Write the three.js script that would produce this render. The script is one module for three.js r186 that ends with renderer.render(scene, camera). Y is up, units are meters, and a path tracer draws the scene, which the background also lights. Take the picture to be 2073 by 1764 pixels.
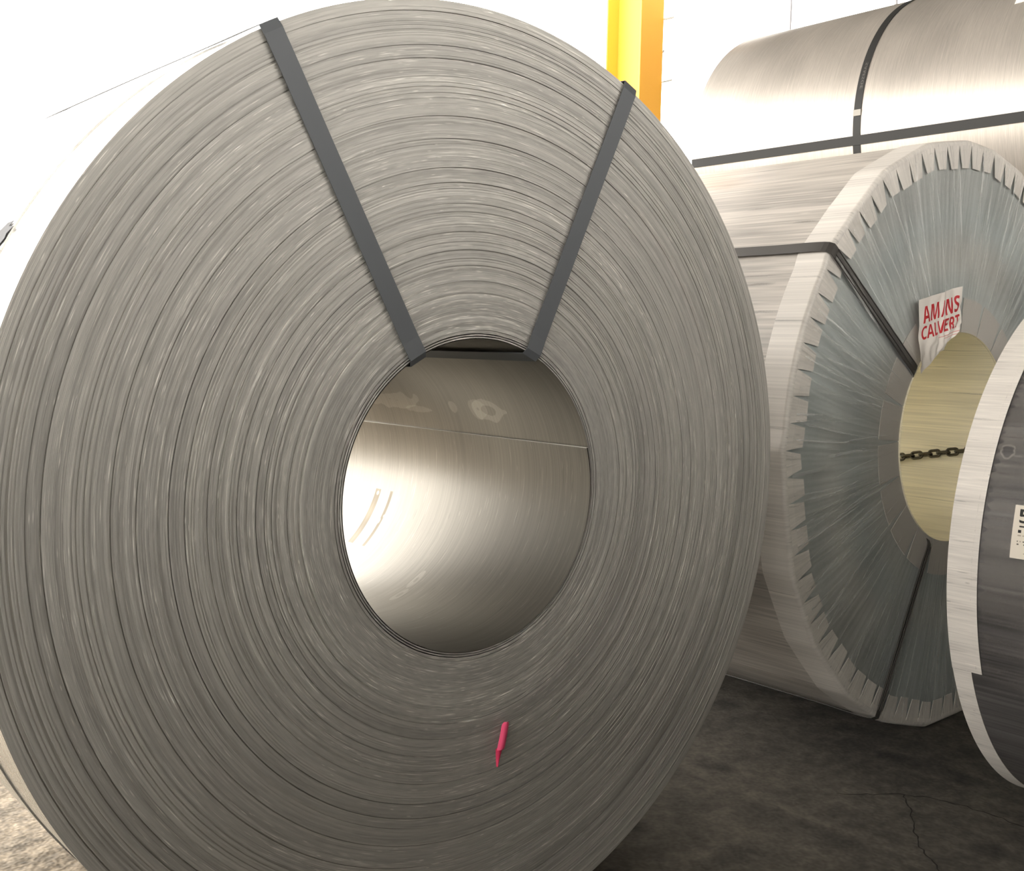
import * as THREE from 'three';
import { mergeGeometries } from 'three/addons/utils/BufferGeometryUtils.js';
import { RoundedBoxGeometry } from 'three/addons/geometries/RoundedBoxGeometry.js';
import { RectAreaLightUniformsLib } from 'three/addons/lights/RectAreaLightUniformsLib.js';

// ---------------------------------------------------------------- camera, sky, exposure
const scene = new THREE.Scene();
const camera = new THREE.PerspectiveCamera(2 * Math.atan(882 / 2260) * 180 / Math.PI, 2073 / 1764, 0.05, 500);
camera.position.set(0, 1.2107, 0);
camera.rotation.set(-0.08097, -0.70254, 0.02086, 'YXZ');
scene.background = new THREE.Color(1.0, 0.955, 0.895);
scene.backgroundIntensity = 8.2;
const renderer = new THREE.WebGLRenderer({ antialias: true });
renderer.toneMapping = THREE.LinearToneMapping;
renderer.toneMappingExposure = 1.0;
renderer.shadowMap.enabled = true;
RectAreaLightUniformsLib.init();

// ---------------------------------------------------------------- helpers
let seed = 7;
function rnd() { seed |= 0; seed = seed + 0x6D2B79F5 | 0; let t = Math.imul(seed ^ seed >>> 15, 1 | seed); t = t + Math.imul(t ^ t >>> 7, 61 | t) ^ t; return ((t ^ t >>> 14) >>> 0) / 4294967296; }
const rr = (a, b) => a + (b - a) * rnd();
const D2R = Math.PI / 180;
const used = {};
function numbered(n) { const k = used[n] = (used[n] ?? -1) + 1; return k ? n + '_' + String(k).padStart(3, '0') : n; }
function shade(o) { o.castShadow = true; o.receiveShadow = true; return o; }
function thing(name, label, category, [x, y, z] = [0, 0, 0], group) {
  const o = new THREE.Group(); o.name = numbered(name); o.position.set(x, y, z);
  o.userData = { label, category }; if (group) o.userData.group = group;
  scene.add(o); return o;
}
function part(name, geo, mat, parent, label) {
  const m = shade(new THREE.Mesh(geo, mat)); m.name = name; parent.add(m);
  if (label) m.userData.label = label; return m;
}
function single(name, geo, mat, label, category, group) {
  const m = shade(new THREE.Mesh(geo, mat)); m.name = numbered(name); m.userData = { label, category };
  if (group) m.userData.group = group; scene.add(m); return m;
}
function struct(name, geo, mat, label) {
  const m = shade(new THREE.Mesh(geo, mat)); m.name = name; m.userData = { kind: 'structure', label, category: name.split('_')[0] };
  scene.add(m); return m;
}
function box(w, h, d, x, y, z) { const g = new THREE.BoxGeometry(w, h, d); g.translate(x, y, z); return g; }
// grid surface; fn(u, v) -> [x, y, z]; uvf(u, v) -> [s, t]
function surf(nu, nv, fn, uvf = (u, v) => [u, v], closed = false) {
  const P = [], T = [], I = [];
  for (let j = 0; j <= nv; j++) for (let i = 0; i <= nu; i++) { const u = i / nu, v = j / nv; P.push(...fn(u, v)); T.push(...uvf(u, v)); }
  const w = nu + 1;
  for (let j = 0; j < nv; j++) for (let i = 0; i < nu; i++) { const a = j * w + i; I.push(a, a + 1, a + w, a + 1, a + w + 1, a + w); }
  const g = new THREE.BufferGeometry();
  g.setAttribute('position', new THREE.Float32BufferAttribute(P, 3));
  g.setAttribute('uv', new THREE.Float32BufferAttribute(T, 2));
  g.setIndex(I); g.computeVertexNormals();
  if (closed) {
    const n = g.attributes.normal;
    for (let j = 0; j <= nv; j++) {
      const a = j * w, b = a + nu, v = new THREE.Vector3(n.getX(a) + n.getX(b), n.getY(a) + n.getY(b), n.getZ(a) + n.getZ(b)).normalize();
      n.setXYZ(a, v.x, v.y, v.z); n.setXYZ(b, v.x, v.y, v.z);
    }
  }
  return g;
}
// sheet of thickness t made from two grids and a rim: pts(u,v) with outward normal nrm(u,v)
function sheet(nu, nv, fn, t, nrm, uvf) {
  const top = surf(nu, nv, (u, v) => { const p = fn(u, v), n = nrm(u, v); return [p[0] + n[0] * t, p[1] + n[1] * t, p[2] + n[2] * t]; }, uvf);
  const bot = surf(nu, nv, (u, v) => fn(1 - u, v), (u, v) => (uvf ?? ((a, b) => [a, b]))(1 - u, v));
  const edge = (f, n) => surf(n, 1, (u, v) => { const [a, b] = f(u), p = fn(a, b), q = nrm(a, b); return [p[0] + q[0] * t * v, p[1] + q[1] * t * v, p[2] + q[2] * t * v]; }, (u, v) => { const [a, b] = f(u); return (uvf ?? ((x, y) => [x, y]))(a, b); });
  return mergeGeometries([top, bot, edge((u) => [u, 0], nu), edge((u) => [1 - u, 1], nu), edge((u) => [0, 1 - u], nv), edge((u) => [1, u], nv)]);
}
const pol = (r, a, z = 0) => [r * Math.cos(a), r * Math.sin(a), z];
// strap round one section of a coil: closed loop of [r, z] points at angle a, width w, thickness t; origin at coil axis and front face
function strapLoop(pts, a, w, t, cx = 0, cy = 0) {
  const C = new THREE.CatmullRomCurve3(pts.map(([r, z]) => new THREE.Vector3(r, 0, z)), true, 'centripetal');
  const n = 220, P = [], ux = Math.cos(a), uy = Math.sin(a);
  const g = surf(n, 4, (u, v) => {
    const p = C.getPointAt(u % 1), tg = C.getTangentAt(u % 1), nx = tg.z, nz = -tg.x;
    const k = [[-1, -1], [1, -1], [1, 1], [-1, 1], [-1, -1]][Math.round(v * 4)];
    const r = p.x + nx * k[1] * t / 2, z = p.z + nz * k[1] * t / 2, s = k[0] * w / 2;
    return [cx + ux * r - uy * s, cy + uy * r + ux * s, z];
  }, (u, v) => [u * 4, v]);
  const g2 = g.toNonIndexed(); g2.computeVertexNormals(); return g2;
}
// a strip along explicit 3D points with given side vectors
function strip(points, sides, norms, w, t) {
  const n = points.length - 1;
  const at = (A, u) => A[Math.round(u * n)];
  const g = surf(n, 4, (u, v) => {
    const p = at(points, u), s = at(sides, u), m = at(norms, u), k = [[-1, 0], [1, 0], [1, 1], [-1, 1], [-1, 0]][Math.round(v * 4)];
    return [0, 1, 2].map((c) => p[c] + s[c] * k[0] * w / 2 + m[c] * k[1] * t);
  });
  const g2 = g.toNonIndexed(); g2.computeVertexNormals(); return g2;
}

// ---------------------------------------------------------------- textures
function data(w, h, fill, srgb = true) {
  const a = new Uint8Array(w * h * 4); fill(a);
  const t = new THREE.DataTexture(a, w, h, THREE.RGBAFormat); t.wrapS = t.wrapT = THREE.RepeatWrapping;
  t.magFilter = THREE.LinearFilter; t.minFilter = THREE.LinearMipmapLinearFilter; t.generateMipmaps = true;
  if (srgb) t.colorSpace = THREE.SRGBColorSpace; t.needsUpdate = true; return t;
}
const c8 = (v) => Math.max(0, Math.min(255, Math.round(v)));
// value noise, tiling
function noiseGrid(nx, ny) { const g = Float32Array.from({ length: nx * ny }, () => rnd()); return (x, y) => { const X = x * nx, Y = y * ny, i = Math.floor(X), j = Math.floor(Y); let fx = X - i, fy = Y - j; fx = fx * fx * (3 - 2 * fx); fy = fy * fy * (3 - 2 * fy); const q = (a, b) => g[((b % ny) + ny) % ny * nx + ((a % nx) + nx) % nx]; return (q(i, j) * (1 - fx) + q(i + 1, j) * fx) * (1 - fy) + (q(i, j + 1) * (1 - fx) + q(i + 1, j + 1) * fx) * fy; }; }

const A = { x: 1.334, y: 0.9175, z: -1.6742, R: 0.9175, r: 0.305, L: 1.15 };
const NW = 272;
const tone = []; { let w = 0; for (let i = 0; i < NW; i++) { w = w * 0.8 + rr(-1, 1) * 0.5; tone.push(w + rr(-0.5, 0.5)); } }
// edge of the wound strip: tone by wrap, short bright rub marks along the wraps
const edgeMap = data(2048, 1024, (a) => {
  const W = 2048, H = 1024, L = new Float32Array(W * H), n1 = noiseGrid(24, 40), n2 = noiseGrid(180, 256), n3 = noiseGrid(9, 12);
  for (let y = 0; y < H; y++) {
    const k = Math.min(NW - 1, Math.floor(y / H * NW)), b = tone[k] * 9;
    for (let x = 0; x < W; x++) L[y * W + x] = 174 + b + (n1(x / W, y / H) - 0.5) * 8 + (n2(x / W, y / H) - 0.5) * 14;
  }
  for (let s = 0; s < 17000; s++) {
    const y = Math.floor(Math.pow(rnd(), 1.25) * H), x = Math.floor(rnd() * W);
    if (n3(x / W, y / H) < rr(0.25, 0.75)) continue;
    const rad = A.r + y / H * (A.R - A.r), len = rr(0.008, 0.055) / (rad * 2 * Math.PI) * W, th = rnd() < 0.35 ? 2 : 1, amp = rr(10, 50);
    for (let i = 0; i < len; i++) { const f = Math.sin(Math.PI * (i + 0.5) / len); for (let q = 0; q < th; q++) L[Math.min(H - 1, y + q) * W + (x + i) % W] += amp * f; }
  }
  for (let s = 0; s < 3600; s++) {
    const y = Math.floor(rnd() * H), x = Math.floor(rnd() * W), len = rr(20, 120), amp = rr(8, 26);
    for (let i = 0; i < len; i++) L[y * W + (x + Math.floor(i)) % W] -= amp * Math.sin(Math.PI * i / len);
  }
  for (let i = 0; i < W * H; i++) { const v = L[i]; a[i * 4] = c8(v * 1.0); a[i * 4 + 1] = c8(v * 0.985); a[i * 4 + 2] = c8(v * 0.95); a[i * 4 + 3] = 255; }
});
// brushed sheet: fine lines along u
function brushed(base, amp, tint, W = 512, H = 1024) {
  return data(W, H, (a) => {
    const n1 = noiseGrid(8, 512), n2 = noiseGrid(6, 7), n3 = noiseGrid(40, 700);
    for (let y = 0; y < H; y++) for (let x = 0; x < W; x++) {
      const v = base + (n1(x / W, y / H) - 0.5) * amp + (n2(x / W, y / H) - 0.5) * amp + (n3(x / W, y / H) - 0.5) * amp * 0.8, o = (y * W + x) * 4;
      a[o] = c8(v * tint[0]); a[o + 1] = c8(v * tint[1]); a[o + 2] = c8(v * tint[2]); a[o + 3] = 255;
    }
  });
}
const sheetMap = brushed(200, 16, [1, 0.99, 0.965]);
const sheetRough = data(256, 512, (a) => { const n = noiseGrid(5, 300), m = noiseGrid(7, 9); for (let y = 0; y < 512; y++) for (let x = 0; x < 256; x++) { const v = 150 + (n(x / 256, y / 512) - 0.5) * 70 + (m(x / 256, y / 512) - 0.5) * 60, o = (y * 256 + x) * 4; a[o] = a[o + 1] = a[o + 2] = c8(v); a[o + 3] = 255; } }, false);

const M = {
  edge: new THREE.MeshStandardMaterial({ map: edgeMap, metalness: 0.35, roughness: 0.5, side: THREE.DoubleSide }),
  gap: new THREE.MeshStandardMaterial({ color: 0x26241f, metalness: 0.3, roughness: 0.8 }),
  sheet: new THREE.MeshStandardMaterial({ map: sheetMap, metalness: 0.9, roughness: 0.5, roughnessMap: sheetRough, side: THREE.DoubleSide }),
  strap: new THREE.MeshStandardMaterial({ color: 0x5a5d60, metalness: 0.2, roughness: 0.5 }),
};

// ---------------------------------------------------------------- the setting
const floorMap = data(1024, 1024, (a) => {
  const n1 = noiseGrid(5, 5), n2 = noiseGrid(24, 24), n3 = noiseGrid(110, 110), n4 = noiseGrid(400, 400);
  for (let y = 0; y < 1024; y++) for (let x = 0; x < 1024; x++) {
    const u = x / 1024, v = y / 1024, s = Math.max(0, n2(u, v) - 0.62) * 120;
    const q = 76 + (n1(u, v) - 0.5) * 46 + (n2(u, v) - 0.5) * 30 + (n3(u, v) - 0.5) * 22 + (n4(u, v) - 0.5) * 20 - s, o = (y * 1024 + x) * 4;
    a[o] = c8(q * 1.02); a[o + 1] = c8(q * 0.96); a[o + 2] = c8(q * 0.86); a[o + 3] = 255;
  }
});
floorMap.repeat.set(1 / 3, 1 / 3);
const floorBump = data(512, 512, (a) => { const n = noiseGrid(60, 60), m = noiseGrid(220, 220); for (let i = 0; i < 512 * 512; i++) { const u = (i % 512) / 512, v = Math.floor(i / 512) / 512, q = 128 + (n(u, v) - 0.5) * 120 + (m(u, v) - 0.5) * 80; a[i * 4] = a[i * 4 + 1] = a[i * 4 + 2] = c8(q); a[i * 4 + 3] = 255; } }, false);
floorBump.repeat.set(1 / 1.5, 1 / 1.5);
M.floor = new THREE.MeshStandardMaterial({ map: floorMap, bumpMap: floorBump, bumpScale: 0.003, roughness: 0.85 });
function flatXZ(x0, x1, z0, z1, y0, y1) { const g = box(x1 - x0, y1 - y0, z1 - z0, (x0 + x1) / 2, (y0 + y1) / 2, (z0 + z1) / 2); const p = g.attributes.position, t = g.attributes.uv; for (let i = 0; i < p.count; i++) t.setXY(i, p.getX(i), p.getZ(i)); return g; }
const floor = struct('floor', flatXZ(-60, 60, -80, 30, -0.3, 0), M.floor, 'worn grey-brown concrete slab with cracks and dust');
M.yard = new THREE.MeshStandardMaterial({ map: (() => { const t = data(1024, 1024, (a) => {
  const n1 = noiseGrid(6, 6), n2 = noiseGrid(40, 40), n3 = noiseGrid(150, 150), n4 = noiseGrid(420, 420);
  for (let y = 0; y < 1024; y++) for (let x = 0; x < 1024; x++) { const u = x / 1024, v = y / 1024, q = 128 + (n1(u, v) - 0.5) * 30 + (n2(u, v) - 0.5) * 44 + (n3(u, v) - 0.5) * 40 + (n4(u, v) - 0.5) * 34, o = (y * 1024 + x) * 4; a[o] = c8(q * 1.03); a[o + 1] = c8(q * 0.95); a[o + 2] = c8(q * 0.83); a[o + 3] = 255; }
}); t.repeat.set(0.5, 0.5); return t; })(), bumpMap: floorBump, bumpScale: 0.008, roughness: 0.95 });
struct('floor_yard', flatXZ(-60, 1.1, -80, -2.0, -0.1, 0.003), M.yard, 'pale dusty gravel yard beside the slab');
M.crack = new THREE.MeshStandardMaterial({ color: 0x1c1815, roughness: 1 });
function crack(pts, w) {
  const c = new THREE.CatmullRomCurve3(pts.map(([x, z]) => new THREE.Vector3(x, 0, z))), n = 60;
  const jit = Array.from({ length: n + 1 }, () => [rr(-0.006, 0.006), rr(-0.006, 0.006), rr(0.5, 1.3)]);
  const g = surf(n, 1, (u, v) => { const p = c.getPointAt(u), t = c.getTangentAt(u), j = jit[Math.round(u * n)], s = (v - 0.5) * w * j[2]; return [p.x + j[0] + t.z * s, 0.0012, p.z + j[1] - t.x * s]; });
  part('crack', g, M.crack, floor);
}
crack([[2.62, -1.68], [2.763, -1.565], [2.809, -1.489], [2.826, -1.36], [2.823, -1.261], [2.85, -1.0], [2.84, -0.6]], 0.005);
crack([[2.763, -1.565], [2.66, -1.48], [2.58, -1.43], [2.51, -1.37], [2.417, -1.27], [2.33, -1.12], [2.3, -0.8]], 0.0035);

M.wall = new THREE.MeshStandardMaterial({ color: 0x55524b, roughness: 0.9 });
M.roof = new THREE.MeshStandardMaterial({ color: 0x77746c, roughness: 0.9 });
// open-sided shed: a roof on columns, low walls on the near sides
const RY = 4.4, LOW = 2.4;
struct('ceiling', box(21.9, 0.2, 10.2, 4.95, RY + 0.1, -0.35), M.roof, 'pale underside of the open-sided shed roof');
struct('wall_front', box(8.4, LOW, 0.25, 1.9, LOW / 2, 1.7), M.wall, 'low grey wall facing the coil faces');
struct('wall_back', box(9.8, RY, 0.25, 11.0, RY / 2, 1.7), M.wall, 'full-height grey wall beyond the front row');
struct('wall_right', box(0.25, RY, 7.6, 15.9, RY / 2, -1.4), M.wall, 'grey shed wall at the end of the coil rows');
struct('wall_left', box(0.25, 1.1, 2.1, -2.2, 0.55, 0.65), M.wall, 'waist-high grey wall beside the open side');

// ---------------------------------------------------------------- the bare coil
{
  const t = thing('steel_coil', 'large bare steel coil with grey wound edges, two dark straps and an open bore', 'coil', [A.x, A.y, A.z]);
  const seg = 240, geos = [], gaps = [];
  // wraps: rings stepped in depth, each wobbling a little round the coil
  const ring = []; let walk = 0, jump = 0;
  for (let i = 0; i < NW; i++) {
    walk = walk * 0.9 + rr(-1, 1) * 0.0006;
    if (rnd() < 0.06) jump = rr(-1, 1) * 0.0012;
    ring.push({ h: walk + jump + rr(-0.00025, 0.00025), a: rr(0, 0.0003), p: rr(0, 6.28), k: Math.floor(rr(1, 4)), tilt: rr(-0.00022, 0.00022) });
  }
  for (let q = 0; q < 34; q++) ring[10 + Math.floor(rnd() * (NW - 14))].h -= rr(0.0006, 0.0016);
  for (const i of [1, 3, 6, 37, 41, 46, 60, 66, 73, 88, 97, 111, 128, 140, 163, 181, 204, 226, 247, 262]) ring[i].h -= rr(0.0016, 0.0036);
  for (const i of [1, 3]) ring[i].h = -0.03;
  const hh = (i, th) => ring[i].h + ring[i].a * Math.sin(ring[i].k * th + ring[i].p);
  const dr = (A.R - A.r) / NW;
  // the innermost turns stand a little apart on the side away from the strip end
  const rad = (i, th) => { const base = A.r + i * dr; return base; };
  const uvr = (r, th) => [th / (2 * Math.PI), (r - A.r) / (A.R - A.r)];
  for (let i = 0; i < NW; i++) {
    const target = geos;
    target.push(surf(seg, 1, (u, v) => { const th = u * 2 * Math.PI; return pol(rad(i + v, th), th, hh(i, th) + ring[i].tilt * (v - 0.5)); }, (u, v) => uvr(rad(i + 0.15 + 0.7 * v, 0), u * 2 * Math.PI), true));
    if (i < NW - 1) target.push(surf(seg, 1, (u, v) => { const th = u * 2 * Math.PI, z0 = hh(i, th) + ring[i].tilt / 2, z1 = hh(i + 1, th) - ring[i + 1].tilt / 2; return pol(rad(i + 1, th), th, z0 + (z1 - z0) * v); }, (u, v) => uvr(rad(i + 0.9 + 0.2 * v, 0), u * 2 * Math.PI), true));
  }
  part('wound_edges', mergeGeometries(geos), M.edge, t, 'concentric edges of the wound strip with bright rub marks');
  // body: outer lateral, back face
  const lat = surf(240, 2, (u, v) => pol(A.R, u * 2 * Math.PI, hh(NW - 1, u * 2 * Math.PI) - (A.L - 0.002) * v), (u, v) => [u * 6, v * 2], true);
  const back = surf(240, 1, (u, v) => pol(A.R + (A.r - A.R) * v, u * 2 * Math.PI, -A.L), (u, v) => [u, v], true);
  part('coil_body', lat, M.sheet, t);
  part('back_face', back, M.edge, t);
  // outermost turn, set back from the face
  const ow = surf(240, 1, (u, v) => pol(A.R + 0.003, u * 2 * Math.PI, -0.17 - (A.L - 0.17) * v), (u, v) => [u * 6, v * 2], true);
  const oe = surf(240, 1, (u, v) => pol(A.R + 0.003 * v, u * 2 * Math.PI, -0.17), (u, v) => [0, u], true);
  part('outer_turn', mergeGeometries([ow, oe]), M.sheet, t);
  // bore: inner turn that ends in a straight lip at 15.7 degrees, spiralling in
  const lip = 15.7 * D2R;
  const boreMap = data(1024, 1024, (a) => {
    const W = 1024, L = new Float32Array(W * W), B2 = new Float32Array(W * W), n1 = noiseGrid(500, 6), n2 = noiseGrid(8, 8), n3 = noiseGrid(40, 60), n4 = noiseGrid(10, 16);
    const px = (d) => d / A.L * W, py = (th) => (((15.7 - th) / 360 % 1) + 1) % 1 * W;
    for (let y = 0; y < W; y++) for (let x = 0; x < W; x++) L[y * W + x] = 204 + (n1(x / W, y / W) - 0.5) * 18 + (n2(x / W, y / W) - 0.5) * 16;
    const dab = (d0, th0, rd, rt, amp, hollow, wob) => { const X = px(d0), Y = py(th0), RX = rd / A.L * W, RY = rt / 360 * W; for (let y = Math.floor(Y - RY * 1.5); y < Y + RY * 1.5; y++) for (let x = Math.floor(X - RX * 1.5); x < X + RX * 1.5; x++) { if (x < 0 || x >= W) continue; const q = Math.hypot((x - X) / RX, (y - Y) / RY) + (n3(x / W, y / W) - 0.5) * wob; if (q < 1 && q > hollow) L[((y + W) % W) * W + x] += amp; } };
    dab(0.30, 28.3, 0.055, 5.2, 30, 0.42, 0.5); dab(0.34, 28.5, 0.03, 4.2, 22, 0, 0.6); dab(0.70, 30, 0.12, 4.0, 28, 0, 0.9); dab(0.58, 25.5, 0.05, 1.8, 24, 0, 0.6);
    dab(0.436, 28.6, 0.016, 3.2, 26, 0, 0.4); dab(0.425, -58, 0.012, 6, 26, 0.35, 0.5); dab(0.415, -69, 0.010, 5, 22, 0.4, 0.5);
    for (const [d, w] of [[0.77, 0.022], [0.715, 0.010]]) for (let y = Math.floor(py(-18)); y < py(-48); y++) for (let x = Math.floor(px(d)); x < px(d + w); x++) { const e = n3(x / W * 1.7, y / W * 1.7); if (e > 0.22) { L[y * W + x] -= 46 + 30 * (n4(x / W, y / W * 3) - 0.5); B2[y * W + x] = 0.12; } }
    for (let k = 0; k < 420; k++) { const x = Math.floor(rnd() * W * 0.8), y0 = Math.floor(rnd() * 330), l = rr(6, 34), am = rr(12, 50) * (rnd() < 0.8 ? 1 : -1); for (let i = 0; i < l; i++) L[((y0 + Math.round(i)) % W) * W + Math.min(W - 1, Math.round(x + i * 0.05))] += am * Math.sin(Math.PI * i / l); }
    for (let i = 0; i < W * W; i++) { const v = L[i]; a[i * 4] = c8(v); a[i * 4 + 1] = c8(v * (0.985 - B2[i] * 0.4)); a[i * 4 + 2] = c8(v * (0.955 - B2[i])); a[i * 4 + 3] = 255; }
  });
  const rIn = (s) => A.r - 0.0015 - 0.004 * Math.exp(-s * 2.2);         // s: angle travelled downwards from the lip
  const bore = surf(240, 10, (u, v) => { const s = u * 2 * Math.PI; return pol(rIn(s), lip - s, 0.0005 - A.L * v); }, (u, v) => [v, u]);
  M.bore = new THREE.MeshStandardMaterial({ map: boreMap, color: 0x9f9d98, metalness: 0.78, roughness: 0.36, side: THREE.DoubleSide });
  part('inner_turn', bore, M.bore, t, 'shiny innermost turn of the strip lining the bore');
  const lipG = sheet(4, 60, (u, v) => pol(rIn(0) + 0.004 * u, lip + 0.0, 0.0005 - A.L * v), 0.0006, () => [-Math.sin(lip), Math.cos(lip), 0]);
  part('strip_end', lipG, new THREE.MeshStandardMaterial({ color: 0xe6e4de, metalness: 0.3, roughness: 0.45 }), t, 'cut end of the strip inside the bore');
  // two straps through the bore
  for (const a of [119.3, 65.3]) {
    const i = A.r - 0.008, o = A.R + 0.0055, f = 0.0065, b = -A.L - 0.004;
    part('strap', strapLoop([[i, 0.0], [i + 0.003, f], [i + 0.05, f], [i + 0.2, f], [0.7, f], [o - 0.03, f], [o - 0.001, f - 0.002], [o, -0.004], [o, -0.2], [o, -0.7], [o - 0.004, b + 0.04], [o - 0.008, b], [0.6, b], [i + 0.005, b], [i, b + 0.02], [i, -0.7], [i, -0.1], [i, -0.02]], a * D2R, 0.038, 0.0016), M.strap, t, 'dark steel strap wound through the bore');
  }
}

// ---------------------------------------------------------------- the wrapped coil beside it
const B = { x: 3.4226, y: 0.9415, z: -1.8088, R: 0.9415, r: 0.336, L: 1.1, bx: -0.0216, by: 0.003 };
// outline: taut wrap drawn straight between a few bulges
const bump = [-180, -158, -143.4, -128, -113, -97, -80, -60, -40, -15, 10, 32, 52, 70, 82, 92, 106.6, 122.8, 144.4, 180].map((d) => d * D2R);
function outline(R, a) {
  a = Math.atan2(Math.sin(a), Math.cos(a)); let k = 0; while (k < bump.length - 2 && a > bump[k + 1]) k++;
  const a0 = bump[k], a1 = bump[k + 1], h = (a1 - a0) / 2, m = (a0 + a1) / 2, flat = R * Math.cos(h) / Math.cos(a - m);
  return Math.max(flat, R * 0.984) * 0.8 + R * 0.2;
}
const polB = (R, a, z) => pol(outline(R, a), a, z);
// radial film streaks: u round, v outwards
function streakTex(W, H, fill) { return data(W, H, fill); }
const faceMapB = data(2048, 256, (a) => {
  const n1 = noiseGrid(700, 3), n2 = noiseGrid(60, 4), n3 = noiseGrid(12, 5), n4 = noiseGrid(300, 60);
  for (let y = 0; y < 256; y++) for (let x = 0; x < 2048; x++) {
    const u = x / 2048, v = y / 256, us = u + (v - 0.5) * 0.012, o = (y * 2048 + x) * 4;
    const q = 182 + (n1(us, v) - 0.5) * 30 + (n2(us, v) - 0.5) * 22 + (n3(u, v) - 0.5) * 22 + (n4(u, v) - 0.5) * 6;
    const wm = (n3(u + 0.3, v + 0.2) - 0.5) * 8;
    a[o] = c8(q * 0.975 + wm); a[o + 1] = c8(q * 1.0); a[o + 2] = c8(q * 0.985 - wm * 0.5); a[o + 3] = 255;
  }
});
const filmAlpha = data(2048, 256, (a) => {
  const L = new Float32Array(2048 * 256).fill(10);
  for (let s = 0; s < 900; s++) {
    const x0 = rnd() * 2048, slant = rr(-30, 30), y0 = Math.floor(rnd() * 200), y1 = y0 + Math.floor(rr(40, 256)), amp = Math.pow(rnd(), 3) * 110 + 10, w = rnd() < 0.12 ? 4 : rnd() < 0.5 ? 2 : 1;
    for (let y = y0; y < Math.min(256, y1); y++) for (let q = 0; q < w; q++) { const x = (Math.round(x0 + slant * y / 256) + q + 2048) % 2048; L[y * 2048 + x] += amp * Math.sin(Math.PI * (y - y0) / (y1 - y0)); }
  }
  for (let i = 0; i < L.length; i++) { const v = c8(L[i]); a[i * 4] = a[i * 4 + 1] = a[i * 4 + 2] = v; a[i * 4 + 3] = 255; }
}, false);
// wrap round the outside: streaks along the axis (u along axis, v round)
function wrapMap(base, amp, tint, scuffs) {
  return data(512, 2048, (a) => {
    const n1 = noiseGrid(4, 500), n2 = noiseGrid(3, 60), n3 = noiseGrid(9, 24), n4 = noiseGrid(10, 800), L = new Float32Array(512 * 2048);
    for (let y = 0; y < 2048; y++) for (let x = 0; x < 512; x++) { const u = x / 512, v = y / 2048; L[y * 512 + x] = base + ((n1(u, v) - 0.5) * 1.0 + (n2(u, v) - 0.5) * 0.8 + (n3(u, v) - 0.5) * 0.5 + (n4(u, v) - 0.5) * 0.8) * amp; }
    for (let s = 0; s < scuffs; s++) { const x0 = rnd() * 512, y0 = rnd() * 2048, l = rr(15, 110), w = rr(1, 5), d = rr(-45, 22); for (let i = 0; i < l; i++) for (let q = 0; q < w; q++) L[((Math.round(y0 + q + i * 0.03)) % 2048) * 512 + (Math.round(x0 + i) % 512)] += d * Math.sin(Math.PI * i / l) * rr(0.5, 1); }
    for (let i = 0; i < L.length; i++) { const v = L[i]; a[i * 4] = c8(v * tint[0]); a[i * 4 + 1] = c8(v * tint[1]); a[i * 4 + 2] = c8(v * tint[2]); a[i * 4 + 3] = 255; }
  });
}
const wrapB = wrapMap(180, 34, [1, 0.965, 0.92], 300), guardMap = wrapMap(214, 16, [1, 0.975, 0.94], 420);
Object.assign(M, {
  faceB: new THREE.MeshPhysicalMaterial({ map: faceMapB, metalness: 0.2, roughness: 0.5, clearcoat: 0.4, clearcoatRoughness: 0.3 }),
  film: new THREE.MeshPhysicalMaterial({ color: 0xf1f1ee, alphaMap: filmAlpha, transparent: true, roughness: 0.18, side: THREE.DoubleSide }),
  wrap: new THREE.MeshPhysicalMaterial({ map: wrapB, roughness: 0.55, clearcoat: 0.5, clearcoatRoughness: 0.3, side: THREE.DoubleSide }),
  guard: new THREE.MeshPhysicalMaterial({ map: guardMap, roughness: 0.5, clearcoat: 0.3, clearcoatRoughness: 0.3, side: THREE.DoubleSide }),
  tab: new THREE.MeshStandardMaterial({ color: 0xd9d3c8, roughness: 0.5 }),
  tabFilm: new THREE.MeshStandardMaterial({ color: 0xbcb7b0, roughness: 0.45 }),
  sleeve: new THREE.MeshPhysicalMaterial({ map: wrapMap(238, 18, [1, 0.97, 0.86], 160), roughness: 0.4, clearcoat: 0.9, clearcoatRoughness: 0.3, side: THREE.DoubleSide }),
});
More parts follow.
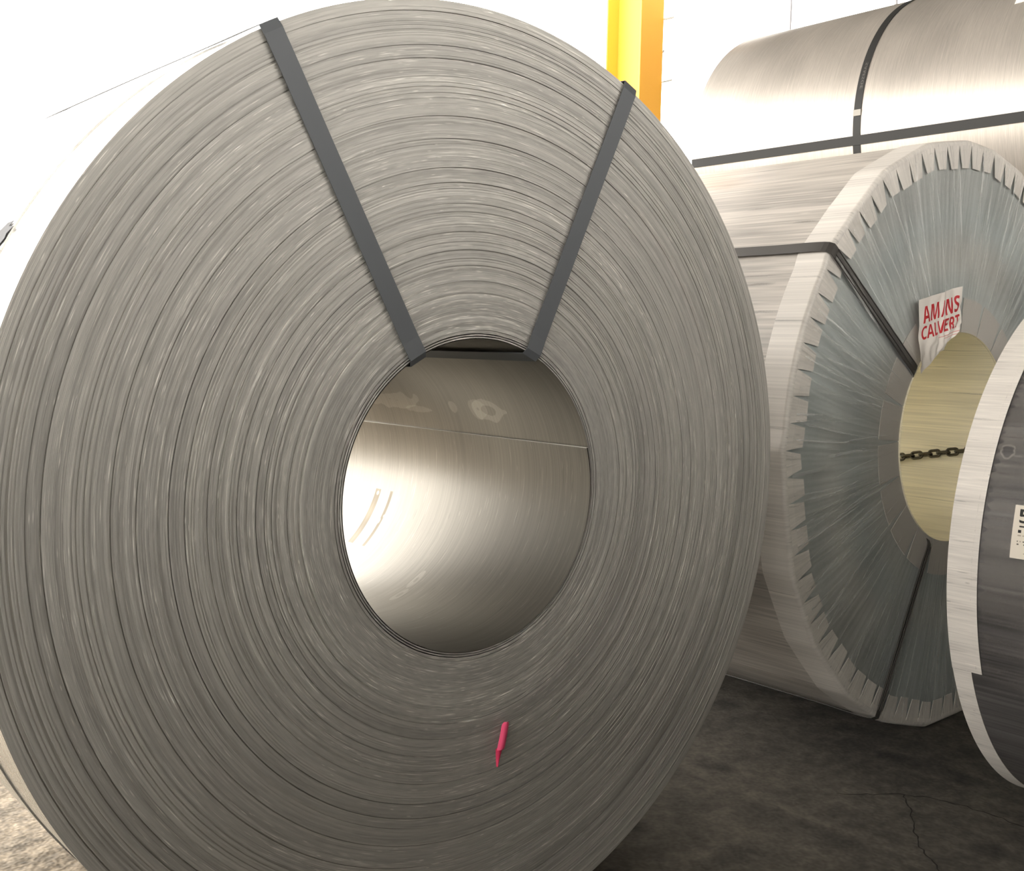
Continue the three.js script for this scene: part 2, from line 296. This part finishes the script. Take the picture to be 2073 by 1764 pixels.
function wrappedCoil(c, label, near) {
  const t = thing('wrapped_coil', label, 'coil', [c.x, c.y, c.z], 'film-wrapped coils');
  const bx = c.bx ?? 0, by = c.by ?? 0;
  const face = surf(260, 6, (u, v) => { const a = u * 2 * Math.PI, o = polB(c.R - 0.004, a), i = [bx + c.r * Math.cos(a), by + c.r * Math.sin(a)]; return [o[0] + (i[0] - o[0]) * v, o[1] + (i[1] - o[1]) * v, -0.006]; }, (u, v) => [u, 1 - v], true);
  const back = surf(120, 1, (u, v) => { const a = u * 2 * Math.PI, o = polB(c.R - 0.004, a), i = [bx + c.r * Math.cos(a), by + c.r * Math.sin(a)]; return [o[0] + (i[0] - o[0]) * v, o[1] + (i[1] - o[1]) * v, -c.L]; }, (u, v) => [u, 1 - v], true);
  part('coil_face', face, M.faceB, t, 'blue-grey wound face under clear film');
  part('back_face', back, M.faceB, t);
  part('outer_wrap', surf(260, 8, (u, v) => polB(c.R - 0.004 , u * 2 * Math.PI, -0.006 - (c.L - 0.006) * v), (u, v) => [v, u * 2], true), M.wrap, t, 'pale streaked film wrapped round the coil');
  part('bore_sleeve', surf(160, 8, (u, v) => { const p = pol(c.r, u * 2 * Math.PI, 0.002 - (c.L + 0.002) * v); return [p[0] + bx, p[1] + by, p[2]]; }, (u, v) => [v, u], true), M.sleeve, t, 'pale yellow sleeve lining the bore');
  // edge guard: band on the outside with a rolled corner
  const cr = 0.012, prof = [[c.R - 0.001, -0.1], [c.R, -0.099], [c.R, -cr]];
  for (let k = 1; k <= 5; k++) { const q = k / 5 * Math.PI / 2; prof.push([c.R - cr + cr * Math.cos(q), -cr + cr * Math.sin(q)]); }
  prof.push([c.R - 0.018, 0]);
  const gg = surf(320, prof.length - 1, (u, v) => { const [r, z] = prof[Math.round(v * (prof.length - 1))]; return polB(r, u * 2 * Math.PI, z); }, (u, v) => [v * 0.2, u * 3], true);
  part('edge_guard', gg, M.guard, t, 'white plastic guard round the coil edge');
  // folded tabs of the guard, cut with wedge notches
  const n = 77, pitch = 2 * Math.PI / n;
  for (let k = 0; k < n; k++) {
    const a0 = -Math.PI + k * pitch, a1 = a0 + pitch, open = rr(0.22, 0.44), sk = rr(-0.12, 0.12), lift = rr(0.0, 0.004), ri = c.R - rr(0.082, 0.090);
    const g = sheet(3, 3, (u, v) => { const r = c.R - 0.016 + (ri - c.R + 0.016) * v, e0 = a0 + pitch * v * (open / 2 + sk * open), e1 = a1 - pitch * v * (open / 2 - sk * open), a = e0 + (e1 - e0) * u; return polB(r, a, -0.0015 + lift * v * (0.4 + 0.6 * u)); }, 0.0015, () => [0, 0, 1], (u, v) => [0.3 + v * 0.1, k / n * 3 + u * 0.03]);
    part('guard_tab', g, M.guard, t);
  }
  // tabs of the guard at the bore
  const m = 20;
  for (let k = 0; k < m; k++) {
    const p2 = 2 * Math.PI / m, a0 = -Math.PI + k * p2, a1 = a0 + p2;
    const g = sheet(4, 2, (u, v) => { const r = c.r + 0.11 * v, e0 = a0 + p2 * (0.012 + v * 0.06), e1 = a1 - p2 * (0.012 + v * 0.06), a = e0 + (e1 - e0) * u; return [bx + r * Math.cos(a), by + r * Math.sin(a), -0.0045]; }, 0.0015, () => [0, 0, 1]);
    part('bore_tab', g, M.tabFilm, t, k ? undefined : 'milky tab of the bore guard under film');
  }
  return t;
}
{
  const t = wrappedCoil(B, 'film-wrapped coil with notched white edge guard and pale yellow bore', true);
  // stretch film drawn over the face
  part('stretch_film', surf(260, 6, (u, v) => { const a = u * 2 * Math.PI, o = polB(B.R - 0.03, a), i = [B.bx + (B.r + 0.004) * Math.cos(a), B.by + (B.r + 0.004) * Math.sin(a)]; return [o[0] + (i[0] - o[0]) * v, o[1] + (i[1] - o[1]) * v, 0.0075]; }, (u, v) => [u, 1 - v], true), M.film, t, 'clear stretch film in radial streaks');
  // straps under the film
  M.strapB = new THREE.MeshStandardMaterial({ color: 0x4a4744, metalness: 0.2, roughness: 0.45 });
  for (const [a, w] of [[143.9, 0.034], [-116.6, 0.022]]) {
    const i = B.r - 0.002, o = B.R + 0.003, f = 0.006, b = -B.L - 0.004;
    part('strap', strapLoop([[i + 0.02, -0.002], [i + 0.035, f], [i + 0.1, f], [0.6, f], [o - 0.04, f], [o - 0.006, f - 0.001], [o, -0.008], [o, -0.2], [o, -0.7], [o, b + 0.02], [o - 0.003, b], [0.6, b], [i + 0.025, b], [i + 0.02, b + 0.02], [i + 0.02, -0.7], [i + 0.02, -0.05]], a * D2R, w, 0.0016), M.strapB, t, 'dark strap under the film');
    // creased edges of the strap
    for (const q of [-0.4, 0.1, 0.45]) {
      const pts = [[i + 0.04, f + 0.002], [0.6, f + 0.0022], [o - 0.03, f + 0.002]].map(([r, z]) => { const A0 = a * D2R, s = q * w; return new THREE.Vector3(Math.cos(A0) * r - Math.sin(A0) * s, Math.sin(A0) * r + Math.cos(A0) * s, z); });
      part('strap_crease', new THREE.TubeGeometry(new THREE.CatmullRomCurve3(pts), 20, 0.0016, 5), M.strapB, t);
    }
  }
}

// ---------------------------------------------------------------- printed sheet hanging over the bore edge
{
  const cv = document.createElement('canvas'); cv.width = 512; cv.height = 450; const g = cv.getContext('2d');
  g.fillStyle = '#e9e2da'; g.fillRect(0, 0, 512, 450);
  g.fillStyle = '#c5252e'; g.textBaseline = 'alphabetic';
  const put = (s, x, y, w, h, weight = 'bold') => { g.save(); g.font = weight + ' 100px sans-serif'; const m = g.measureText(s).width; g.translate(x, y); g.scale(w / m, h / 73); g.fillText(s, 0, 0); g.restore(); };
  put('AM', 44, 148, 216, 100); put('/', 266, 148, 34, 100); put('NS', 308, 148, 186, 100);
  put('CALVERT', 28, 246, 466, 80);
  g.fillStyle = '#d88a86'; g.fillRect(240, 268, 250, 4); g.fillRect(300, 284, 170, 3);
  const tex = new THREE.CanvasTexture(cv); tex.colorSpace = THREE.SRGBColorSpace;
  const mat = new THREE.MeshStandardMaterial({ map: tex, roughness: 0.45, side: THREE.DoubleSide });
  // affine axes in the face plane: along the text and straight down
  const o = [3.098, 1.370], ax = [0.255, 0.054], dy = 0.2265;
  const n1 = noiseGrid(6, 6), n2 = noiseGrid(14, 14);
  const tmax = (s) => { const t = 0.222 - 0.091 * s + 0.02 * Math.sin(Math.PI * s) * (s - 0.3); return t; };
  const pt = (u, v) => { const d = tmax(u) * v, fold = Math.exp(-Math.pow((u - 0.56) / 0.03, 2)) * 0.006, low = Math.max(0, v - 0.62); return [o[0] + ax[0] * u + 0.034 * v * (1 - u), o[1] + ax[1] * u - d, B.z + 0.0165 + (n1(u, v) - 0.4) * 0.008 + (n2(u, v) - 0.4) * 0.012 * low * 3 + fold]; };
  const geo = sheet(40, 30, pt, 0.0006, () => [0, 0, 1], (u, v) => [u, 1 - tmax(u) * v / dy]);
  single('printed_sheet', geo, mat, 'white sheet with red lettering stuck over the bore rim of the wrapped coil', 'sign');
}

// ---------------------------------------------------------------- chain in the bore
{
  M.chain = new THREE.MeshStandardMaterial({ color: 0x55524a, metalness: 0.85, roughness: 0.35 });
  const t = thing('chain', 'dark steel chain running through the pale yellow bore', 'chain', [0, 0, 0]);
  const straight = 0.0105, rad = 0.0105, wire = 0.0049;
  class Oval extends THREE.Curve { getPoint(u, v = new THREE.Vector3()) { const per = 2 * (2 * straight) + 2 * Math.PI * rad; let s = (u % 1) * per; if (s < 2 * straight) return v.set(-straight + s, rad, 0); s -= 2 * straight; if (s < Math.PI * rad) { const q = Math.PI / 2 - s / rad; return v.set(straight + rad * Math.cos(q), rad * Math.sin(q), 0); } s -= Math.PI * rad; if (s < 2 * straight) return v.set(straight - s, -rad, 0); s -= 2 * straight; const q = -Math.PI / 2 - s / rad; return v.set(-straight + rad * Math.cos(q), rad * Math.sin(q), 0); } }
  const link = new THREE.TubeGeometry(new Oval(), 40, wire, 8, true);
  // path on the bore wall, dropping towards the far end
  const bcx = B.x + B.bx, bcy = B.y + B.by, path = [];
  for (const [z, ang] of [[-3.25, -88], [-2.9, -70], [-2.6, -47], [-2.4, -31], [-2.18, -20.6], [-1.954, -12.9], [-1.82, -8.5]]) { const r = B.r - 0.017; path.push(new THREE.Vector3(bcx + r * Math.cos(ang * D2R), bcy + r * Math.sin(ang * D2R), z)); }
  const C = new THREE.CatmullRomCurve3(path), len = C.getLength(), pitch = 2 * (straight + rad) - 2 * wire + 0.0005, n = Math.floor(len / pitch);
  for (let k = 0; k <= n; k++) {
    const u = k / n, p = C.getPointAt(u), tg = C.getTangentAt(u), inward = new THREE.Vector3(bcx - p.x, bcy - p.y, 0).normalize();
    const z = inward.clone().addScaledVector(tg, -inward.dot(tg)).normalize(), y = new THREE.Vector3().crossVectors(z, tg), m = part('chain_link', link, M.chain, t);
    m.quaternion.setFromRotationMatrix(new THREE.Matrix4().makeBasis(tg, y, z));
    m.quaternion.multiply(new THREE.Quaternion().setFromAxisAngle(new THREE.Vector3(1, 0, 0), k % 2 ? Math.PI / 2 : 0.25)); m.position.copy(p);
  }
}

// ---------------------------------------------------------------- bare coil stacked on top
const C = { x: 4.42, y: 2.092, R: 0.581, z0: -3.34, z1: -1.72 };
{
  M.topSheet = new THREE.MeshPhysicalMaterial({ map: brushed(184, 16, [1, 0.965, 0.92]), metalness: 0.55, roughness: 0.38, side: THREE.DoubleSide });
  M.black = new THREE.MeshStandardMaterial({ color: 0x1a1a18, metalness: 0.0, roughness: 0.6 });
  const t = thing('strapped_coil', 'bare shiny steel coil stacked above the wrapped coils with black straps', 'coil', [C.x, C.y, C.z1]);
  const L = C.z1 - C.z0;
  part('outer_turn', surf(220, 4, (u, v) => pol(C.R, u * 2 * Math.PI, -L * v), (u, v) => [u * 4, v * 2.4], true), M.topSheet, t);
  for (const z of [0, -L]) {
    const rings = [];
    for (let k = 0; k < 24; k++) { const r0 = 0.255 + (C.R - 0.255) * k / 24, r1 = 0.255 + (C.R - 0.255) * (k + 1) / 24, z0 = z + (k % 2 ? -0.002 : 0), z1 = z + (k % 2 ? 0 : -0.002); rings.push(surf(120, 2, (u, v) => pol(v < 0.7 ? r0 + (r1 - r0) * v * 2 : r1, u * 2 * Math.PI, v < 0.7 ? z0 : z1), (u, v) => [u, 0.2 + v * 0.1], true)); }
    part('wound_edges', mergeGeometries(rings), M.edge, t);
  }
  part('inner_turn', surf(120, 1, (u, v) => pol(0.255, u * 2 * Math.PI, -L * v), (u, v) => [v, u * 2], true), M.sheet, t);
  // strap round the girth
  const zs = -2.512 - C.z1, n = 200, sp = [], ss = [], sn = [];
  for (let k = 0; k <= n; k++) { const a = k / n * 2 * Math.PI; sp.push(pol(C.R + 0.001, a, zs)); ss.push([0, 0, 1]); sn.push([Math.cos(a), Math.sin(a), 0]); }
  const girth = part('girth_strap', strip(sp, ss, sn, 0.032, 0.0016), M.black, t, 'black strap round the girth with faint grey lettering');
  // faint print on the strap
  const cv = document.createElement('canvas'); cv.width = 512; cv.height = 96; const g = cv.getContext('2d');
  g.fillStyle = '#1a1a18'; g.fillRect(0, 0, 512, 96); g.fillStyle = '#55524f'; g.font = 'bold 84px sans-serif'; const mw = g.measureText('SAMSOE').width; g.save(); g.scale(470 / mw, 1); g.fillText('SAMSOE', 20 * mw / 470, 78); g.restore();
  const tex = new THREE.CanvasTexture(cv); tex.colorSpace = THREE.SRGBColorSpace;
  const a0 = 155.5 * D2R, a1 = 167.5 * D2R;
  part('strap_print', surf(16, 1, (u, v) => pol(C.R + 0.0032, a0 + (a1 - a0) * u, zs - 0.006 + 0.018 * (1-v)), (u, v) => [u, v]), new THREE.MeshStandardMaterial({ map: tex, roughness: 0.45, side: THREE.DoubleSide }), girth);
  part('strap_clip', new RoundedBoxGeometry(0.004, 0.026, 0.034, 1, 0.0015).translate(-C.R - 0.0015, 0.04, zs), new THREE.MeshStandardMaterial({ color: 0x6d6a64, metalness: 0.9, roughness: 0.35 }), girth, 'shiny metal strap seal');
  // strap along the axis
  const ai = -173.6 * D2R, R2 = C.R + 0.0035, i = 0.25;
  part('axial_strap', strapLoop([[i, 0.0], [i + 0.003, 0.004], [0.4, 0.004], [R2 - 0.003, 0.004], [R2, -0.004], [R2, -0.4], [R2, -0.9], [R2, -L + 0.01], [R2 - 0.003, -L - 0.004], [0.4, -L - 0.004], [i + 0.003, -L - 0.004], [i, -L + 0.01], [i, -0.8]], ai, 0.036, 0.0016), M.black, t, 'black strap along the side of the coil');
  // white tag on the top
  const tg = (u, v) => { const a = (142 - 24 * v) * D2R, z = -0.255 - 0.1 * v * 0.2 + 0.22 * u; return pol(C.R + 0.001 + 0.004 * u * v, a - 0.04 * u, z); };
  part('paper_tag', sheet(6, 6, tg, 0.0005, (u, v) => { const a = (142 - 24 * v) * D2R; return [Math.cos(a), Math.sin(a), 0]; }), new THREE.MeshStandardMaterial({ color: 0xf3efe6, roughness: 0.7 }), t, 'white paper tag');
}
// the coil that carries the other side of it
wrappedCoil({ x: 5.41, y: 0.9415, z: -1.83, R: 0.9415, r: 0.336, L: 1.5 }, 'film-wrapped coil hidden beyond the coil with the red-lettered sheet', false);

wrappedCoil({ x: 3.45, y: 0.9415, z: -4.0, R: 0.9415, r: 0.336, L: 1.3 }, 'film-wrapped coil standing behind the coil with the red-lettered sheet', false);

// ---------------------------------------------------------------- wrapped coil of the front row
const Dc = { x: 3.2144, y: 0.7116, R: 0.7116, z0: -1.3339, L: 1.15 };
{
  const t = thing('banded_coil', 'grey film-wrapped coil with broad white edge band and torn film', 'coil', [Dc.x, Dc.y, Dc.z0]);
  const n1 = wrapMap(78, 24, [1, 0.97, 0.965], 120);
  M.frontWrap = new THREE.MeshPhysicalMaterial({ map: n1, roughness: 0.5, clearcoat: 0.5, clearcoatRoughness: 0.25, side: THREE.DoubleSide });
  part('outer_wrap', surf(240, 6, (u, v) => pol(Dc.R - 0.004, u * 2 * Math.PI, Dc.L * v), (u, v) => [v, u * 2], true), M.frontWrap, t);
  const disc = [0, Dc.L].map((z) => surf(120, 1, (u, v) => pol(Dc.R - 0.004 + (0.255 - Dc.R + 0.004) * v, u * 2 * Math.PI, z), (u, v) => [u, 1 - v], true));
  for (const d of disc) part('coil_face', d, M.faceB, t);
  part('bore_sleeve', surf(120, 1, (u, v) => pol(0.255, u * 2 * Math.PI, Dc.L * v), (u, v) => [v, u], true), M.sleeve, t);
  // white band, narrower below a lap at -158 degrees
  const lap = -158.3 * D2R, wd = (a) => { const d = ((a - lap) / (2 * Math.PI) % 1 + 1) % 1; return d > 0.5 ? 0.075 : 0.047; };
  const band = (from, to, w, lift) => sheet(160, 3, (u, v) => pol(Dc.R - 0.003 + lift, from + (to - from) * u, -0.002 + w * v), 0.0015, (u) => [Math.cos(from + (to - from) * u), Math.sin(from + (to - from) * u), 0], (u, v) => [v * 0.15, u * 2]);
  part('edge_band', band(lap, lap - Math.PI * 1.2, 0.075, 0.0018), M.guard, t, 'broad white band round the coil edge');
  part('edge_band', band(lap - 0.06, lap + Math.PI * 0.85, 0.047, 0), M.guard, t, 'narrower lower lap of the white edge band');
  // torn stretch film, loose over the side, with a hole and ragged folds
  const tornMap = data(512, 1024, (a) => {
    const L = new Float32Array(512 * 1024).fill(46), n = noiseGrid(4, 140), m = noiseGrid(6, 10);
    for (let y = 0; y < 1024; y++) for (let x = 0; x < 512; x++) { let v = 22 + (n(x / 512 + y * 0.0004, y / 1024) - 0.5) * 50 + (m(x / 512, y / 1024) - 0.4) * 40; L[y * 512 + x] = v; }
    for (let s = 0; s < 90; s++) { const y0 = rnd() * 1024, x0 = rnd() * 300, l = rr(80, 420), k = rr(-0.12, 0.12), am = rr(30, 110), w = rnd() < 0.2 ? 3 : 1; for (let i = 0; i < l; i++) for (let q = 0; q < w; q++) L[((Math.round(y0 + k * i + q) + 1024) % 1024) * 512 + Math.min(511, Math.round(x0 + i))] += am * Math.sin(Math.PI * i / l); }
    for (let y = 0; y < 1024; y++) { const e = 6 + 8 * m(0.3, y / 1024 * 4 % 1) + 3 * Math.sin(y * 0.31); for (let x = 0; x < e; x++) L[y * 512 + x] = 0; }
    // hole with a pale torn rim
    const hx = 20, hy = 513; for (let y = -30; y < 30; y++) for (let x = -18; x < 30; x++) { const d = Math.hypot(x / 6.5, y / 12) + 0.1 * Math.sin(Math.atan2(y, x) * 5); if (d < 1) L[(hy + y) * 512 + hx + x] = 0; else if (d < 1.3) L[(hy + y) * 512 + hx + x] = 110; }
    for (let i = 0; i < L.length; i++) { const v = c8(L[i]); a[i * 4] = a[i * 4 + 1] = a[i * 4 + 2] = v; a[i * 4 + 3] = 255; }
  }, false);
  M.torn = new THREE.MeshPhysicalMaterial({ color: 0xa8a29c, alphaMap: tornMap, transparent: true, roughness: 0.2, side: THREE.DoubleSide });
  const nn = noiseGrid(7, 30);
  part('stretch_film', surf(54, 120, (u, v) => { const a = (205 - 95 * v) * D2R; return pol(Dc.R + 0.004 + 0.006 * nn(u, v) * Math.exp(-u * 3), a, 0.062 + 1.086 * u); }, (u, v) => [u, v]), M.torn, t, 'loose torn clear film');
  // label with a bold 5
  const cv = document.createElement('canvas'); cv.width = 384; cv.height = 256; const g = cv.getContext('2d');
  g.fillStyle = '#d8d0c2'; g.fillRect(0, 0, 384, 256); g.fillStyle = '#15130f'; g.font = 'bold 92px sans-serif'; g.save(); g.translate(26, 84); g.scale(1.25, 1); g.transform(1, 0, 0.1, 1, 0, 0); g.fillText('5', 0, 0); g.restore();
  g.fillRect(34, 98, 300, 7); g.fillRect(30, 118, 16, 14);
  for (let y = 142; y < 240; y += 14) for (let x = 30; x < 350;) { const w = 4 + rnd() * 14; g.fillStyle = rnd() < 0.5 ? '#57514a' : '#a89e90'; if (rnd() < 0.7) g.fillRect(x, y, w, 6); x += w + 4 + rnd() * 6; }
  g.fillStyle = '#2a2620'; g.fillRect(92, 190, 60, 44);
  const tex = new THREE.CanvasTexture(cv); tex.colorSpace = THREE.SRGBColorSpace;
  const la = (u, v) => (167.2 + 9.6 * v) * D2R;
  part('paper_label', sheet(8, 8, (u, v) => pol(Dc.R + 0.0125, la(u, v), 0.152 + 0.17 * u), 0.0004, (u, v) => [Math.cos(la(u, v)), Math.sin(la(u, v)), 0], (u, v) => [u, 1 - v]), new THREE.MeshStandardMaterial({ map: tex, roughness: 0.6, side: THREE.DoubleSide }), t, 'off-white printed label with a bold black 5');
}

// ---------------------------------------------------------------- pink flag and torn tape on the bare coil
{
  M.pink = new THREE.MeshStandardMaterial({ color: 0xff5c88, roughness: 0.6, side: THREE.DoubleSide });
  const t = thing('pink_flag', 'bright pink tape flag stuck to the lower face of the bare coil', 'flag', [1.393, 0.415, A.z + 0.006]);
  const dirx = -0.026, diry = -0.088;
  const half = (v0, v1, f) => sheet(4, 16, (u, q) => { const v = v0 + (v1 - v0) * q, [w, z, s] = f(v); return [dirx * (v - 0.5) + 0.003 + s + (u - 0.5) * w, -diry * (0.5 - v), z + 0.004 * Math.sin(Math.PI * u)]; }, 0.0006, () => [0, 0, 1]);
  part('folded_strip', half(0, 0.6, (v) => [0.0185 * Math.sqrt(Math.min(1, (v + 0.015) * 14)) + 0.002 * v, 0.003 + 0.004 * Math.sin(v * 2.6), 0]), M.pink, t);
  part('tail', half(0.57, 1, (v) => [0.0175 * Math.pow(Math.max(0, 1 - (v - 0.57) / 0.43), 0.8) + 0.001, 0.0035, -0.001 + 0.012 * (v - 0.57)]), new THREE.MeshStandardMaterial({ color: 0xd83a62, roughness: 0.5, side: THREE.DoubleSide }), t, 'darker pointed tail of the pink tape');
  // torn strip of dark tape on the side of the coil
  const sh = new THREE.Shape([[0, 0], [0.03, 0.012], [0.055, -0.004], [0.062, 0.012], [0.082, 0.018], [0.085, 0.035], [0.068, 0.033], [0.066, 0.05], [0.045, 0.044], [0.03, 0.05], [0.0, 0.045], [-0.12, 0.04], [-0.12, 0.0]].map(([x, y]) => new THREE.Vector2(x, y)));
  const g = new THREE.ExtrudeGeometry(sh, { depth: 0.0008, bevelEnabled: false, curveSegments: 2 });
  const p = g.attributes.position; for (let k = 0; k < p.count; k++) { const a = (152.5 - p.getY(k) * 0 - (p.getX(k)) / A.R / D2R * 0.6) * D2R, r = A.R + 0.0045 + p.getZ(k); p.setXYZ(k, A.x + r * Math.cos(a), A.y + r * Math.sin(a), A.z - 0.26 + p.getY(k) * 1.6 + p.getX(k) * 0.3); }
  g.computeVertexNormals();
  single('torn_tape', g, new THREE.MeshStandardMaterial({ color: 0x55575a, roughness: 0.7, side: THREE.DoubleSide }), 'torn dark strip of tape stuck on the side of the bare coil', 'tape');
}

// ---------------------------------------------------------------- yellow columns
M.yellow = new THREE.MeshStandardMaterial({ color: 0xf5b242, roughness: 0.5 });
M.bracket = new THREE.MeshStandardMaterial({ color: 0xd6d2c8, roughness: 0.7 });
function column(x, z, label) {
  const b = 0.25, h = 0.36, H = 7.0, t = thing('steel_column', label, 'column', [x, 0, z], 'yellow columns at the open side');
  part('flange', new RoundedBoxGeometry(b, H, 0.016, 1, 0.003).translate(0, H / 2, h / 2), M.yellow, t);
  part('flange', new RoundedBoxGeometry(b, H, 0.016, 1, 0.003).translate(0, H / 2, -h / 2), M.yellow, t);
  part('web', box(0.011, H, h - 0.016, 0, H / 2, 0), M.yellow, t);
  part('base_plate', box(0.42, 0.025, 0.5, 0, 0.0125, 0), M.yellow, t);
  return t;
}
const dcol = 9.0, acol = 45.95 * D2R;
const col1 = column(dcol * Math.sin(acol), -dcol * Math.cos(acol), 'yellow steel column rising behind the bare coil');
for (const y of [3.768, 3.29]) part('bracket', box(0.11, 0.014, 0.05, 0, 0, 0).rotateZ(0.3).translate(0.172, y, 0.18), M.bracket, col1, 'small grey bracket');
part('bolt', new THREE.CylinderGeometry(0.016, 0.016, 0.02, 6).rotateZ(Math.PI / 2).translate(0.128, 3.516, 0.178), M.bracket, col1);
M.rod = new THREE.MeshStandardMaterial({ color: 0xe6e6ee, roughness: 0.5 });
for (const [x, z, l] of [[6.87, -5.09, 'thin pale upright rod behind the top coil, beside the yellow column'], [7.28, -4.49, 'thin pale upright rod rising close behind the top coil strap']]) {
  const t = thing('upright_rod', l, 'rod', [x, 0, z], 'thin rods under the roof edge');
  part('shaft', new THREE.CylinderGeometry(0.011, 0.011, RY - 0.02, 10).translate(0, RY / 2 + 0.01, 0), M.rod, t);
  part('foot_plate', new THREE.CylinderGeometry(0.06, 0.06, 0.02, 16).translate(0, 0.01, 0), M.rod, t);
}
column(10.9, -6.17, 'yellow steel column behind the top coil');

scene.add(camera);
renderer.render(scene, camera);
